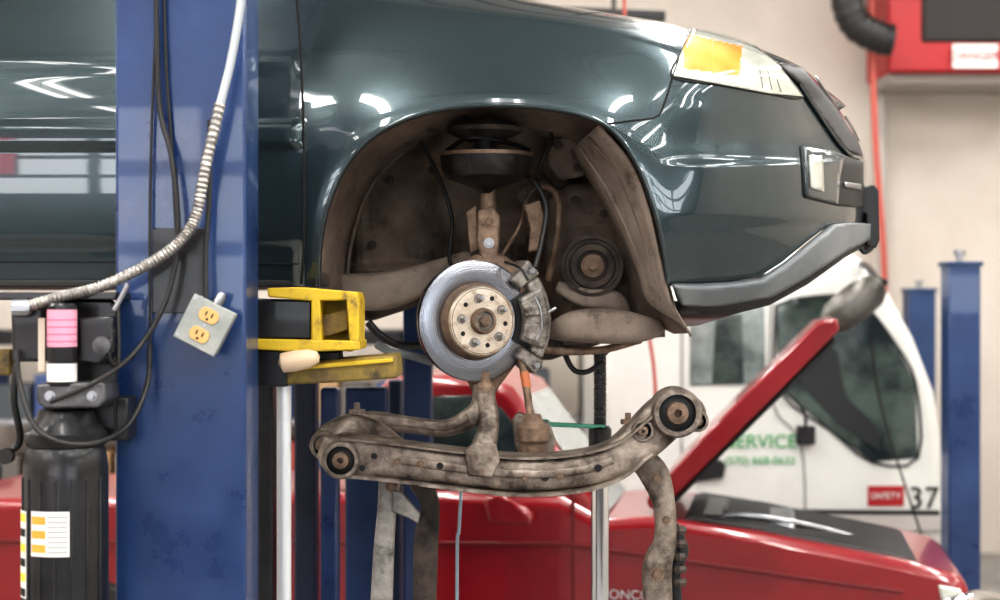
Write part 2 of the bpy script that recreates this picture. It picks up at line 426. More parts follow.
tube('liner_crease',[P(345,300,.30),P(352,240,.33),P(372,185,.36),P(410,145,.38)],.006,LINER,car)
tube('wiring_loom',[P(420,140,.3),P(440,180,.28),P(452,220,.28),P(450,262,.26),P(470,290,.2)],.006,RUB,car)
tube('wiring_loom_b',[P(545,110,.3),P(552,140,.26),P(540,168,.25),P(556,190,.3)],.006,RUB,car)
tube('coolant_pipe',[P(520,190,.3),P(545,186,.24),P(558,200,.22),P(556,240,.22),P(548,280,.26)],.010,RUST,car)
lathe('coolant_joint',[(0,-.02),(.016,-.02),(.018,0),(.016,.02),(0,.02)],FM(522,196,.22),LINERD,car,16)
lathe('crank_pulley',[(0,0),(.088,0),(.088,.02),(.078,.024),(.076,.012),(.066,.012),(.062,.026),(.045,.03),(.043,.01),(.035,.01),(.033,.03),(.014,.034),(.013,.045),(0,.045)],
      FM(592,266,.25),[LINERD,RUST],car,48,mids=[0,0,0,0,0,0,0,0,0,1,1,1,1])
tube('brake_hose',[P(505,172,.2),P(530,178,.12),P(546,205,.08),P(542,240,.05),P(535,268,.02)],.008,RUB,car)
tube('brake_line',[P(500,258,.12),P(520,225,.14),P(528,196,.2),P(545,180,.3)],.005,RUST,car)
tube('hose_upper',[P(448,150,.2),P(470,138,.12),P(505,142,.14),P(528,150,.3)],.007,RUB,car)
prism('hose_bracket',[(524,205),(540,200),(546,222),(538,250),(528,252),(530,228)],.1,.13,RUST,car,.004)
prism('sensor_bracket',[(466,212),(476,205),(480,250),(470,254)],.08,.12,RUST,car,.004)
tube('drain_hose',[P(378,345,.2),P(392,352,.15),P(412,356,.15),P(432,362,.2)],.012,PLAST,car)
tube('heater_hose',[P(368,322,.3),P(380,335,.3),P(400,345,.3),P(430,345,.4)],.012,RUB,car)
tube('tie_rod',[P(510,335,.12),P(548,350,.16),P(600,350,.22),P(640,340,.3)],.011,RUST,car)
tube('harness_drop',[P(560,342,.3),P(572,368,.3),P(586,372,.3),P(604,362,.3)],.008,RUB,car)
prism('oil_pan',[(505,300),(560,330),(575,352),(552,360),(520,362),(500,345)],.4,.8,LINERD,car,.02)

# ================= STRUT =================
st=group('suspension_strut',P(486,200,.15))
lathe('top_mount',[(0,-.06),(.03,-.06),(.035,-.02),(.075,-.004),(.105,.010),(.108,.022),(.09,.03),(.06,.034),(.04,.05),(.03,.08),(0,.08)],UM(484,136,.17),LINERD,st)
lathe('spring_seat',[(.018,-.088),(.024,-.078),(.040,-.070),(.085,-.056),(.114,-.042),(.124,-.018),(.128,.018),(.120,.024),(.112,.010),(.05,.0),(0,.0)],UM(486,162,.12),PERCH,st)
lathe('seat_lip',[(.123,.014),(.131,.014),(.131,.024),(.123,.024)],UM(486,162,.12),RUST,st)
tube('strut_rod',[P(485,136,.14),P(486,172,.12)],.032,PERCH,st)
lathe('mount_neck',[(0,-.06),(.03,-.06),(.034,-.03),(.04,.0),(.03,.03),(.03,.10),(0,.10)],UM(482,125,.17),RUST,st,24)
tube('strut_body',[P(488,186,.13),P(488,215,.12),P(487,262,.10)],.024,RUST,st)
prism('strut_bracket',[(478,210),(492,206),(500,216),(499,258),(482,262),(476,240)],.05,.12,RUST,st,.006)
bolt(489,243,.05,.010,STEEL,st); bolt(489,222,.05,.009,RUST,st)
prism('steering_knuckle',[(474,255),(500,252),(522,268),(534,300),(530,345),(500,386),(492,400),(474,398),(466,378),(440,345),(436,300),(455,268)],.05,.10,RUST,st,.012)

# ================= ROTOR =================
MR=Matrix.Translation(P(477,321,.0))@Matrix.Rotation(math.radians(23),4,'Z')@R90
rg=group('brake_rotor',P(477,321,0))
r0=.164
lathe('rotor_disc',[(.09,-.024),(r0-.002,-.024),(r0,-.022),(r0,-.016),(r0-.006,-.015),(r0-.006,-.009),(r0,-.008),(r0,-.002),(r0-.003,0),(.106,0),(.100,-.002),(.098,-.002)],MR,ROTOR,rg,96)
lathe('rotor_hat',[(.106,-.01),(.104,.003),(.101,.018),(.096,.034),(.091,.040),(.060,.041),(.036,.041),(.034,.036),(0,.036)],MR,[RUST,GOLD],rg,64,mids=[0,0,0,1,1,1,1,1])
lathe('hat_groove',[(.086,.0395),(.0875,.0418),(.089,.0395)],MR,RUST,rg,64)
lathe('hub',[(.036,.03),(.035,.052),(.031,.058),(.026,.058),(.024,.050),(.012,.050),(.011,.060),(0,.060)],MR,[RUST,CASTA],rg,40,mids=[0,0,0,1,1,0,0])
lathe('axle_nut',[(0,.05),(.016,.05),(.016,.064),(.013,.066),(0,.066)],MR,RUST,rg,6,smooth=False)
for i in range(5):
    a=math.radians(90+72*i+12)
    Mi=MR@Matrix.Translation((.062*math.cos(a),.062*math.sin(a),.041))
    lathe('wheel_stud',[(0,0),(.0068,0),(.0068,.030),(.005,.034),(0,.034)],Mi,STEEL,rg,14)
    lathe('stud_seat',[(0,0),(.013,0),(.013,.003),(0,.003)],Mi,CASTA,rg,20)
    a2=a+math.radians(36); Mi=MR@Matrix.Translation((.066*math.cos(a2),.066*math.sin(a2),.0405))
    lathe('hub_hole',[(0,0),(.0065,0),(.0065,.001),(0,.001)],Mi,GAP,rg,16)
lathe('dust_shield',[(.05,-.042),(.150,-.040),(.158,-.036),(.160,-.044),(.05,-.046)],MR,LINERD,rg,64)

# ================= CALIPER =================
cg=group('brake_caliper',P(537,312,0))
def sector(ri,ro,a0,a1,n=14):
    o_=[(ro*math.cos(math.radians(a0+(a1-a0)*i/n)),ro*math.sin(math.radians(a0+(a1-a0)*i/n))) for i in range(n+1)]
    i_=[(ri*math.cos(math.radians(a1-(a1-a0)*i/n)),ri*math.sin(math.radians(a1-(a1-a0)*i/n))) for i in range(n+1)]
    return o_+i_
prismL('caliper_bridge',sector(.166,.208,-30,36),-.085,.034,MR,CASTA,cg,.008)
prismL('caliper_face',sector(.126,.198,-24,28),.006,.040,MR,CASTA,cg,.012)
for a in (-12,14): prismL('caliper_finger',sector(.122,.176,a-9,a+9,5),.036,.047,MR,CASTA,cg,.006)
prismL('carrier',sector(.145,.218,-42,-30,6),-.06,.026,MR,CASTA,cg,.007)
prismL('carrier',sector(.145,.218,36,50,6),-.06,.026,MR,CASTA,cg,.007)
prismL('piston_body',sector(.10,.216,-28,30),-.12,-.05,MR,CASTA,cg,.014)
prismL('brake_pad',sector(.112,.165,-27,30),.001,.010,MR,RUB,cg,.001)
tube('anti_rattle_spring',[MR@Vector((.15,.065,.046)),MR@Vector((.165,.03,.052)),MR@Vector((.168,-.02,.052)),MR@Vector((.155,-.05,.046))],.0025,STEEL,cg)
for a in (-37,43):
    x_,y_=.200*math.cos(math.radians(a)),.200*math.sin(math.radians(a))
    lathe('guide_pin',[(0,.02),(.012,.02),(.012,.040),(.008,.045),(0,.045)],MR@Matrix.Translation((x_,y_,0)),STEEL,cg,6,smooth=False)
    lathe('pin_boot',[(0,-.05),(.014,-.05),(.010,-.03),(.014,-.02),(.010,-.0),(.013,.02),(0,.02)],MR@Matrix.Translation((x_+.012,y_,0)),RUB,cg,16)
tube('bleed_nipple',[MR@Vector((.19,.02,.03)),MR@Vector((.22,.035,.03))],.005,STEEL,cg)
tube('abs_wire',[P(505,262,.02),P(520,268,-.02),P(528,280,-.04)],.004,RUB,cg)

# ================= SUBFRAME =================
sf=group('front_subframe',P(500,465,0))
BM=[(325,446,-.05),(345,454,-.06),(395,459,-.07),(450,466,-.08),(520,473,-.08),(580,469,-.08),(618,457,-.07),(645,436,-.05),(668,416,-.03),(690,412,-.03)]
sweep('cross_beam',[P(*q) for q in BM],
      [.045,.06,.065,.065,.07,.065,.06,.055,.05,.04],[.034,.060,.052,.046,.045,.046,.052,.058,.058,.036],CAST,sf,8,24,4.5)
def offs(dy,k=0): return [P(a,b_+dy,y_) for a,b_,y_ in BM[1:-2]]
sweep('cross_beam_flange',offs(19),.082,.006,CAST,sf,8,12,6.)
sweep('cross_beam_top_flange',offs(-17),.074,.0045,CAST,sf,8,12,6.)
sweep('beam_pressing',[P(400,460,-.13),P(450,467,-.142),P(520,474,-.148),P(580,470,-.142),P(612,460,-.13)],.010,.012,CAST,sf,8,12,3.)
def bushing(px,py,y,r,mt1=CAST,par=sf,h=.07):
    lathe('bushing',[(0,-h),(r,-h),(r,h*.5),(r*.93,h*.6),(r*.74,h*.6),(r*.72,h*.3),(r*.45,h*.35),(r*.42,h*.75),(r*.16,h*.78),(r*.14,h*.5),(0,h*.5)],FM(px,py,y),[mt1,RUB,RUST],par,36,mids=[0,0,0,0,1,1,2,2,2,2])
bushing(342,459,-.11,.050); bushing(676,412,-.08,.066); bushing(326,444,-.04,.040); bushing(696,420,-.0,.03)
bushing(642,430,-.09,.030,h=.05)
sweep('left_end_casting',[P(318,452,-.04),P(328,438,-.03),P(348,428,-.01),P(372,430,.02),P(396,444,-.02)],[.04,.05,.05,.05,.04],[.03,.036,.036,.03,.02],CAST,sf,8,18,3.5)
sweep('right_end_casting',[P(625,446,-.02),P(648,420,-.0),P(668,404,-.0),P(690,408,.01),P(698,422,.02)],[.04,.05,.055,.05,.03],[.03,.036,.034,.034,.024],CAST,sf,8,18,3.5)
lathe('stud_top',[(0,0),(.022,0),(.022,.012),(.008,.014),(.008,.03),(0,.03)],UM(357,414,-.02),CAST,sf,24)
lathe('stud_top',[(0,0),(.02,0),(.02,.012),(.008,.014),(.008,.03),(0,.03)],UM(628,424,-.02),RUST,sf,24)
sweep('control_arm',[P(343,426,.10),P(372,421,.08),P(410,425,.05),P(445,428,.03),P(470,418,.02),P(481,405,.02),P(484,386,.02)],[.04,.04,.035,.035,.035,.03,.024],[.030,.027,.023,.023,.028,.028,.030],CAST,sf,8,16,3.)
sweep('control_arm_rib',[P(350,424,.06),P(372,419,.04),P(410,423,.015),P(445,426,-.005),P(468,417,-.015)],[.006]*5,[.012]*5,CAST,sf,8,10,3.)
sweep('control_arm_branch',[P(484,394,.02),P(489,422,.0),P(484,446,-.03),P(480,462,-.05)],[.03]*4,[.030,.028,.034,.042],CAST,sf,8,16,3.)
lathe('ball_joint',[(0,-.03),(.024,-.03),(.03,-.01),(.03,.01),(.018,.025),(.016,.05),(0,.05)],UM(484,390,.02),RUST,sf,24)
prism('bracket_plate',[(464,450),(474,443),(496,444),(500,461),(492,478),(468,476)],-.165,-.15,CAST,sf,.004)
for a,b_ in [(474,458),(490,459),(482,470),(525,478),(560,476),(420,464),(397,462)]: bolt(a,b_,-.155,.007,RUST,sf,.01)
for a,b_,r in [(440,466,.009),(545,477,.011),(598,468,.010)]:
    lathe('hole',[(0,0),(r,0),(r,.002),(0,.002)],FM(a,b_,-.150),GAP,sf,20)
for a,b_ in [(374,456),(362,468),(410,474)]: lathe('hole',[(0,0),(.008,0),(.008,.002),(0,.002)],FM(a,b_,-.135),GAP,sf,20)
GREYM=mat('grey_leg',(.14,.13,.12),.5,.4,c2=(.40,.38,.35),scale=12,bump=.4,grime=(.05,.04,.03),gs=10,glo=.56,ghi=.7)
sweep('left_leg',[P(390,478,-.02),P(387,510,-.02),P(384,550,-.02),P(380,640,-.02)],[.022]*4,[.030,.026,.028,.032],GREYM,sf,6,14,4.)
prism('left_leg_bracket',[(392,490),(402,492),(420,514),(418,524),(408,518),(392,512)],-.06,-.04,GREYM,sf,.004)
bolt(392,486,-.05,.012,RUST,sf)
sweep('left_leg_dark',[P(420,482,.10),P(430,505,.08),P(426,545,.08),P(424,640,.08)],[.03]*4,[.03,.026,.034,.03],LINERD,sf,6,12,4.)
sweep('right_leg',[P(640,458,-.03),P(654,474,-.04),P(664,505,-.04),P(665,540,-.04),P(657,572,-.04),P(661,640,-.04)],[.03]*6,[.034,.040,.030,.030,.040,.034],CAST,sf,6,16,3.)
sweep('right_leg_back',[P(672,525,.03),P(682,550,.03),P(674,575,.03),P(680,640,.03)],[.02]*4,[.018]*4,BLKM,sf,6,12,3.)
for i in range(5): lathe('leg_nut',[(0,-.01),(.018,-.01),(.022,0),(.018,.01),(0,.01)],UM(679,530+i*13,.02),LINERD,sf,8)
bolt(656,478,-.075,.009,RUST,sf); bolt(657,574,-.075,.013,RUST,sf); bolt(666,520,-.075,.008,RUST,sf)
tube('stabilizer_link',[P(520,352,.05),P(526,385,.03),P(531,420,.0)],.011,RUST,sf)
tube('link_orange_tip',[P(524,372,.035),P(527,388,.03)],.013,mat('orange_rust',(.42,.13,.05),.5),sf)
lathe('link_bushing',[(0,-.05),(.030,-.05),(.036,-.03),(.036,-.01),(.044,0),(.044,.035),(.028,.05),(.02,.07),(0,.07)],UM(533,440,-.0),[RUST],sf,30)
prism('lower_bracket',[(512,420),(518,412),(550,424),(556,440),(552,458),(516,458)],.05,.09,CAST,sf,.006)

# ================= LIFT COLUMN =================
lc=group('lift_column',(P(180,0,-.6).x,-.5,0))
xl=P(115,0,-.6).x; xr=P(246,0,-.6).x
def colbox(name,x0,x1,y0,y1,z0,z1,mt,par,bev=.006):
    return box(name,((x0+x1)/2,(y0+y1)/2,(z0+z1)/2),(x1-x0,y1-y0,z1-z0),mt,par,bev)
colbox('front_channel',xl,xr,-.6,-.395,0.0,3.9,BLUE,lc,.008)
colbox('base_plate',xl-.1,xr+.1,-.72,-.3,0,.02,BLUE,lc)
prism('cover_plate',[(152,228),(205,228),(205,300),(203,313),(152,313)],-.615,-.598,BLKM,lc,.002)
tube('safety_cable',[P(163,-60,-.615),P(166,60,-.615),P(172,150,-.615),P(176,228,-.62)],.004,RUB,lc)
tube('latch_cable',[P(150,345,-.62),P(150,230,-.62),P(152,120,-.62),P(160,-60,-.62)],.0035,RUB,lc)

la=group('lift_arm',P(310,320,-.3))
prism('arm_tube',[(240,298),(312,300),(312,340),(240,338)],-.34,-.20,BLKM,la,.006)
prism('yellow_top',[(267,288),(300,287),(357,292),(359,300),(310,301),(268,297)],-.38,-.20,YEL,la,.004)
prism('yellow_back',[(311,298),(359,298),(359,346),(352,352),(318,349),(311,340)],-.24,-.20,YEL,la,.006)
prism('yellow_cheek',[(311,298),(320,298),(322,348),(311,342)],-.38,-.20,YEL,la,.004)
prism('yellow_cheek_far',[(346,298),(359,298),(359,346),(350,350)],-.38,-.20,YEL,la,.004)
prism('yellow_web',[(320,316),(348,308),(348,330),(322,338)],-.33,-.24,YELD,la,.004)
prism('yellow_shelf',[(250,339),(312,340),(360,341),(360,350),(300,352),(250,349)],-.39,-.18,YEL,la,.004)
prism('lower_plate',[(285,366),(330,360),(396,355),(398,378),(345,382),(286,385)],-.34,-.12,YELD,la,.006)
prism('lower_plate_lip',[(290,366),(393,358),(393,362),(290,371)],-.352,-.34,YEL,la,.002)
box('arm_pad_post',P(322,356,-.25),(.10,.10,.03),RUB,la,.006)
lathe('cream_cone',[(0,-.05),(.024,-.04),(.027,-.01),(.024,.03),(.016,.05),(0,.055)],Matrix.Translation(P(298,360,-.38))@Matrix.Rotation(math.radians(80),4,'Y'),CREAM,la,30)
colbox('arm_inner',P(246,0,-.5).x-.02,P(290,0,-.3).x,-.34,-.25,P(0,386,-.3).z,P(0,349,-.3).z,BLKM,la)
wp=group('support_pipe',P(284,480,-.3))
tube('pipe',[P(284,386,-.3),Vector((P(284,480,-.3).x,-.3,0.0))],.0185,mat('pale_pipe',(.66,.68,.70),.3,.3),wp,seg=24)
# ================= POWER UNIT =================
hp=group('hydraulic_power_unit',P(65,450,-.75))
yh=-.72
prism('motor_housing',[(10,305),(44,304),(44,362),(12,362)],yh-.06,yh+.06,BLKM,hp,.008)
prism('mount_bracket',[(60,300),(112,300),(116,312),(116,430),(100,430),(60,380)],yh+.02,yh+.05,BLKM,hp,.006)
lathe('pump_cylinder',[(0,-.115),(.030,-.115),(.032,-.10),(.032,.062),(.026,.068),(0,.068)],UM(62,334,yh-.08),BLKM,hp,30)
lathe('pink_label',[(.0325,-.028),(.0328,-.028),(.0328,.054),(.0325,.054)],UM(62,334,yh-.08),PINK,hp,30)
lathe('white_label',[(.0325,-.105),(.0328,-.105),(.0328,-.065),(.0325,-.065)],UM(62,334,yh-.08),WHT,hp,30)
for i in range(4): lathe('label_text_line',[(.0328,-.018+i*.016),(.0330,-.018+i*.016),(.0330,-.015+i*.016),(.0328,-.015+i*.016)],UM(62,334,yh-.08),mat('pink_dark',(.45,.10,.2),.5),hp,30)
prism('cream_tag',rect(38,318,45,372),yh-.065,yh-.06,mat('cream_tag',(.6,.52,.42),.5),hp,.001)
prism('valve_block',[(36,384),(104,382),(106,400),(98,408),(44,409),(36,402)],yh-.10,yh+.04,mat('pump_alloy',(.05,.05,.055),.4,.7,c2=(.16,.16,.16),scale=15),hp,.006)
prism('switch_box',[(78,318),(112,316),(114,352),(98,365),(78,362)],yh-.05,yh+.03,BLKM,hp,.006)
lathe('release_knob',[(0,0),(.010,0),(.010,.03),(.020,.034),(.020,.044),(0,.046)],FM(106,345,yh-.05),MATS['pump_alloy'],hp,24)
for a,b_ in [(50,396),(92,396)]: bolt(a,b_,yh-.10,.008,STEEL,hp,.01)
lathe('reservoir_flange',[(0,-.03),(.086,-.03),(.092,-.01),(.092,0),(.070,.02),(.060,.05),(.045,.055),(0,.055)],UM(66,432,yh-.02),BLKM,hp,40)
lathe('reservoir',[(0,-.80),(.085,-.80),(.094,-.78),(.094,-.06),(.088,-.02),(.07,0),(0,0)],UM(66,440,yh-.02),BLKM,hp,48)
for i in range(-3,4):
    a=math.radians(-90+i*22); c_=P(66,440,yh-.02)
    box('reservoir_rib',(c_.x+.0945*math.cos(a),c_.y+.0945*math.sin(a),c_.z-.42),(.006,.006,.68),BLKM,hp,.002,Matrix.Rotation(a,4,'Z'))
def curved(name,x0,x1,z0,z1,mt,r=.0985):
    c_=P(66,440,yh-.02); vs=[];fs=[];n=10
    for i in range(n+1):
        x=x0+(x1-x0)*i/n; y=-math.sqrt(max(0,r*r-x*x)); vs+= [(c_.x+x,c_.y+y,z0),(c_.x+x,c_.y+y,z1)]
    for i in range(n): fs.append((2*i,2*i+2,2*i+3,2*i+1))
    add(name,vs,fs,mt,hp)
def zz(py): return P(0,py,yh-.1).z
curved('spec_label',-.056,.032,zz(556),zz(511),WHT)
for i in range(3): curved('label_line',-.054,-.02,zz(552-i*14),zz(544-i*14),ORG,.0990)
for i in range(8): curved('label_text_line',-.016,.028,zz(552-i*5),zz(551-i*5),PLAST,.0990)
curved('warning_strip',-.094,-.070,zz(600),zz(512),WHT)
for i in range(6): curved('warning_mark',-.091,-.073,zz(598-i*15),zz(590-i*15),YLB if i%2 else GAP,.0992)
box('yellow_valve',P(6,362,yh+.1),(.04,.06,.06),YELD,hp,.006)
box('reservoir_bracket',(P(112,0,yh).x,-.62,P(0,420,yh).z),(.06,.14,.10),BLKM,hp,.005)
prism('unit_wall_bracket',[(-30,292),(116,292),(116,300),(-30,300)],yh-.03,-.5,BLKM,hp,.004)
tube('hose_fitting',[P(16,365,yh-.03),P(14,400,yh-.03),P(20,440,yh),P(5,455,yh)],.008,RUB,hp)
lathe('hose_end',[(0,-.012),(.018,-.012),(.018,.012),(0,.012)],FM(6,456,yh-.02),RUB,hp,20)
tube('hose_fitting_b',[P(114,310,yh-.03),P(122,296,yh-.03),P(128,284,yh-.03)],.006,STEEL,hp)
tube('hydraulic_line',[P(114,330,yh-.03),P(108,352,yh-.06),P(118,366,yh-.04),P(118,300,yh-.02)],.005,RUB,hp)
cd=group('flexible_conduit',P(200,150,-.68))
tube('conduit_sleeve',[P(246,-60,-.66),P(241,0,-.66),P(231,60,-.66),P(220,105,-.67)],.0105,mat('white_sleeve',(.42,.45,.48),.35,.5),cd)
CONDM=mat('conduit_metal',(.42,.40,.37),.42,.85,c2=(.22,.21,.20),scale=25)
tube('conduit',[P(220,104,-.67),P(206,165,-.68),P(196,215,-.68),P(178,243,-.69),P(145,266,-.70),P(100,287,-.74),P(60,297,-.79),P(22,308,-.80)],.0125,CONDM,cd,res=34,seg=12,rmod=lambda i,n:1+.12*math.sin(i*1.9))
lathe('conduit_connector',[(0,-.02),(.020,-.02),(.020,.01),(.015,.02),(0,.02)],Matrix.Translation(P(22,308,-.80))@Matrix.Rotation(math.pi/2,4,'Y'),STEEL,cd,10,smooth=False)
pc=group('power_cable',P(160,200,-.65))
tube('cord_a',[P(155,-60,-.63),P(157,40,-.63),P(160,110,-.63),P(172,160,-.65),P(178,235,-.66),P(166,300,-.68),P(135,352,-.72),P(95,382,-.84),P(50,402,-.86)],.0062,RUB,pc)
tube('cord_b',[P(150,345,-.63),P(147,385,-.66),P(128,425,-.74),P(95,443,-.86),P(60,442,-.88),P(34,425,-.86),P(20,385,-.82),P(16,350,-.80)],.0062,RUB,pc)
tube('cord_c',[P(210,120,-.63),P(209,200,-.64),P(206,250,-.65),P(206,298,-.66)],.006,RUB,pc)
og=group('electrical_outlet_box',P(207,325,-.66))
MO=Matrix.Translation(P(206,325,-.66))@Matrix.Rotation(math.radians(27),4,'Y')@R90
k=K(-.66)
GAL=mat('galvanized',(.27,.29,.27),.45,.5,c2=(.38,.39,.36),scale=10)
prismL('box',rect(-22*k,-23*k,22*k,23*k),-.035,.02,MO,GAL,og,.005)
prismL('cover',rect(-23*k,-24*k,23*k,24*k),.02,.024,MO,GAL,og,.002)
for dy in (-10.5,10.5):
    prismL('receptacle',[(9*k*math.cos(a)*1.15,max(-7*k,min(7*k,9*k*math.sin(a)))+dy*k) for a in [math.pi*2*i/24 for i in range(24)]],.024,.028,MO,TAN,og,.001)
    for dx in(-3.2,3.2): prismL('slot',rect((dx-.8)*k,(dy-1)*k,(dx+.8)*k,(dy+3.5)*k),.028,.0285,MO,GAP,og)
    lathe('ground_hole',[(0,.028),(.0032,.028),(.0032,.0286),(0,.0286)],MO@Matrix.Translation((0,(dy-4)*k,0)),GAP,og,12)
for dx,dy in [(-20,-20),(20,-20),(-20,20),(20,20),(0,0)]: lathe('screw',[(0,.024),(.0035,.024),(.0035,.0265),(0,.0265)],MO@Matrix.Translation((dx*k,dy*k,0)),STEEL,og,10)
lathe('cord_grip',[(0,0),(.012,0),(.012,.02),(.008,.03),(0,.03)],MO@Matrix.Translation((0,23*k,-.005))@Matrix.Rotation(-math.pi/2,4,'X'),STEEL,og,12)

# ================= POLE JACK =================
pj=group('pole_jack_stand',P(600,480,.45))
yj=.45
xp=P(600,0,yj).x
def pole(name,z0,z1,r,mt): tube(name,[Vector((xp,yj,z0)),Vector((xp,yj,z1))],r,mt,pj,res=4,seg=20)
pole('screw_rod',P(0,440,yj).z,P(0,352,yj).z,.018,BLKM)
pole('chrome_tube',.05,P(0,432,yj).z,.027,CHROME)
for i in range(14): lathe('thread',[(.017,-.003),(.021,0),(.017,.003)],UM(600,358+i*5.3,yj),STEEL,pj,18)
lathe('collar',[(0,-.03),(.034,-.03),(.034,.02),(.026,.03),(0,.03)],UM(600,436,yj),BLKM,pj,24)
tube('handle',[P(545,424,yj-.02),P(605,427,yj-.02)],.007,GRN,pj)
lathe('handle_knob',[(0,-.012),(.012,-.012),(.014,0),(.012,.012),(0,.012)],Matrix.Translation(P(545,424,yj-.02))@Matrix.Rotation(math.pi/2,4,'Y'),GRN,pj,16)
lathe('saddle',[(0,-.01),(.02,-.01),(.035,.005),(.035,.012),(0,.01)],UM(600,352,yj),BLKM,pj,24)
for i in range(3):
    a=math.radians(30+120*i); tube('leg',[Vector((xp,yj,.35)),Vector((xp+.28*math.cos(a),yj+.28*math.sin(a),.015))],.015,BLKM,pj)
wr=group('hanging_wire',P(459,540,.2))
tube('wire',[P(462,478,.2),P(459,530,.2),P(457,580,.2),Vector((P(458,0,.2).x,.2,.0))],.005,mat('wire_blue_grey',(.25,.32,.38),.5),wr)

# ================= BACKGROUND LIFT POSTS =================
def post(px0,px1,y,pytop,mt,depth=.2,cap=True):
    g=group('lift_post',(P((px0+px1)/2,0,y).x,y,0))
    z1=P(0,pytop,y).z; x0=P(px0,0,y).x; x1=P(px1,0,y).x
    colbox('channel',x0,x1,y,y+depth,0,z1,mt,g,.01)
    colbox('base',x0-.05,x1+.05,y-.08,y+depth+.08,0,.02,mt,g)
    if cap:
        colbox('cap',x0-.01,x1+.01,y-.01,y+depth+.01,z1-.01,z1+.012,BLUED,g,.004)
        lathe('cap_bolt',[(0,0),(.018,0),(.018,.04),(.03,.045),(.03,.07),(0,.075)],Matrix.Translation(((x0+x1)/2,y+.1,z1)),STEEL,g,12)
    return g
post(949,981,3.6,264,BLUE,.16)
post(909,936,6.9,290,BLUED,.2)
post(320,338,1.0,388,BLUE,.08,False)
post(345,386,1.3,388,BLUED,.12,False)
post(403,432,1.45,300,BLUE,.12,False)
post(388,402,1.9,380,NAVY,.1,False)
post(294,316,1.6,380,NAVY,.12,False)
post(256,273,.9,300,BLKM,.12,False)

# ================= RED PICKUP =================
yr=2.2
rc=group('red_pickup_truck',P(760,500,yr))
prism('body',[(-160,518),(60,512),(440,498),(560,502),(600,524),(648,520),(760,534),(900,558),(945,568),(962,578),(966,605),(962,660),(936,690),(-160,690)],yr,yr+1.1,RED,rc,.04)
prism('cab',[(330,510),(345,420),(372,380),(470,376),(505,390),(604,524),(560,530)],yr+.08,yr+1.05,RED,rc,.05)
prism('side_window_rear',[(352,496),(360,420),(376,398),(396,398),(400,494)],yr+.07,yr+.09,GLASSL,rc,.004)
prism('side_window',[(412,494),(408,400),(470,398),(496,412),(556,490)],yr+.07,yr+.09,GLASS,rc,.004)
w0=P(598,520,yr); w1=P(506,402,yr)
add('windshield',[(w0.x+.02,yr+.16,w0.z),(w0.x+.02,yr+1.0,w0.z),(w1.x+.03,yr+.98,w1.z),(w1.x+.03,yr+.2,w1.z)],[(0,1,2,3)],GLASSL,rc)
prism('body_crease',[(-100,560),(560,547),(900,587),(900,590),(560,551),(-100,564)],yr-.012,yr+.01,mat('red_dark',(.14,.005,.008),.4),rc,.003)
prism('open_hood',[(642,502),(700,436),(812,322),(832,318),(834,330),(722,446),(662,508),(646,512)],yr+.1,yr+1.0,RED,rc,.012)
prism('hood_inner',[(662,508),(722,446),(828,338),(831,341),(725,448),(666,510)],yr+.12,yr+.98,BLACK,rc,.004)
prism('engine_bay',[(665,526),(690,518),(760,528),(800,536),(860,546),(905,555),(922,566),(900,570),(760,544)],yr+.10,yr+1.0,BLACK,rc,.01)
for i,(a,b_,w_,h_) in enumerate([(700,520,36,8),(760,527,46,9),(815,537,30,9),(858,545,34,8),(892,553,20,6)]):
    prism('engine_part',rect(a-w_/2,b_-h_/2,a+w_/2,b_+h_/2+6),yr+.2+.1*i,yr+.85,[BLKM,STEEL,BLACK,PLAST,BLKM][i],rc,.02)
tube('engine_pipe',[P(680,518,yr+.3),P(740,516,yr+.3),P(800,526,yr+.4),P(850,540,yr+.5)],.014,STEEL,rc)
tube('hood_hinge',[P(660,512,yr+.12),P(672,524,yr+.12)],.02,BLACK,rc)
prism('headlamp',[(934,580),(956,584),(960,602),(938,600)],yr-.02,yr+.3,LENS,rc,.01)
sweep('chrome_bumper',[P(915,622,yr-.04),P(952,602,yr-.03),P(968,596,yr+.2),P(970,602,yr+1.0)],.04,.05,CHROME,rc,6,12,3.)
prism('door_mirror',[(484,505),(500,498),(516,506),(536,522),(534,532),(490,530)],yr-.14,yr-.05,RED,rc,.015)
for a in (405,570): prism('door_seam',[(a,500),(a+3,500),(a+3,690),(a,690)],yr-.004,yr+.02,MATS['red_dark'],rc)
for a in (60,820):
    c_=P(a,0,yr+.1)
    for yy in (yr+.05,yr+1.05):
        lathe('wheel',[(0,-.1),(.2,-.1),(.33,-.09),(.35,-.06),(.35,.06),(.33,.09),(.22,.1),(.20,.05),(0,.06)],Matrix.Translation((c_.x,yy,.35))@R90,[RUB,STEEL],rc,40,mids=[0,0,0,0,0,0,1,1])
def text(name,s,loc,size,mt,par,rx=90):
    c_=bpy.data.curves.new(name,'FONT'); c_.body=s; c_.size=size; c_.extrude=.001; c_.align_x='CENTER'; c_.align_y='CENTER'
    c_.materials.append(mt); o=bpy.data.objects.new(name,c_); scn.collection.objects.link(o)
    o.location=loc; o.rotation_euler=(math.radians(rx),0,0)
    o.parent=par; o.matrix_parent_inverse=Matrix.Translation(par.location).inverted(); return o
text('side_badge','BRONCO',P(622,599,yr-.006),.055,CHROME,rc)
rc.rotation_euler=(0,0,math.radians(-9.5))

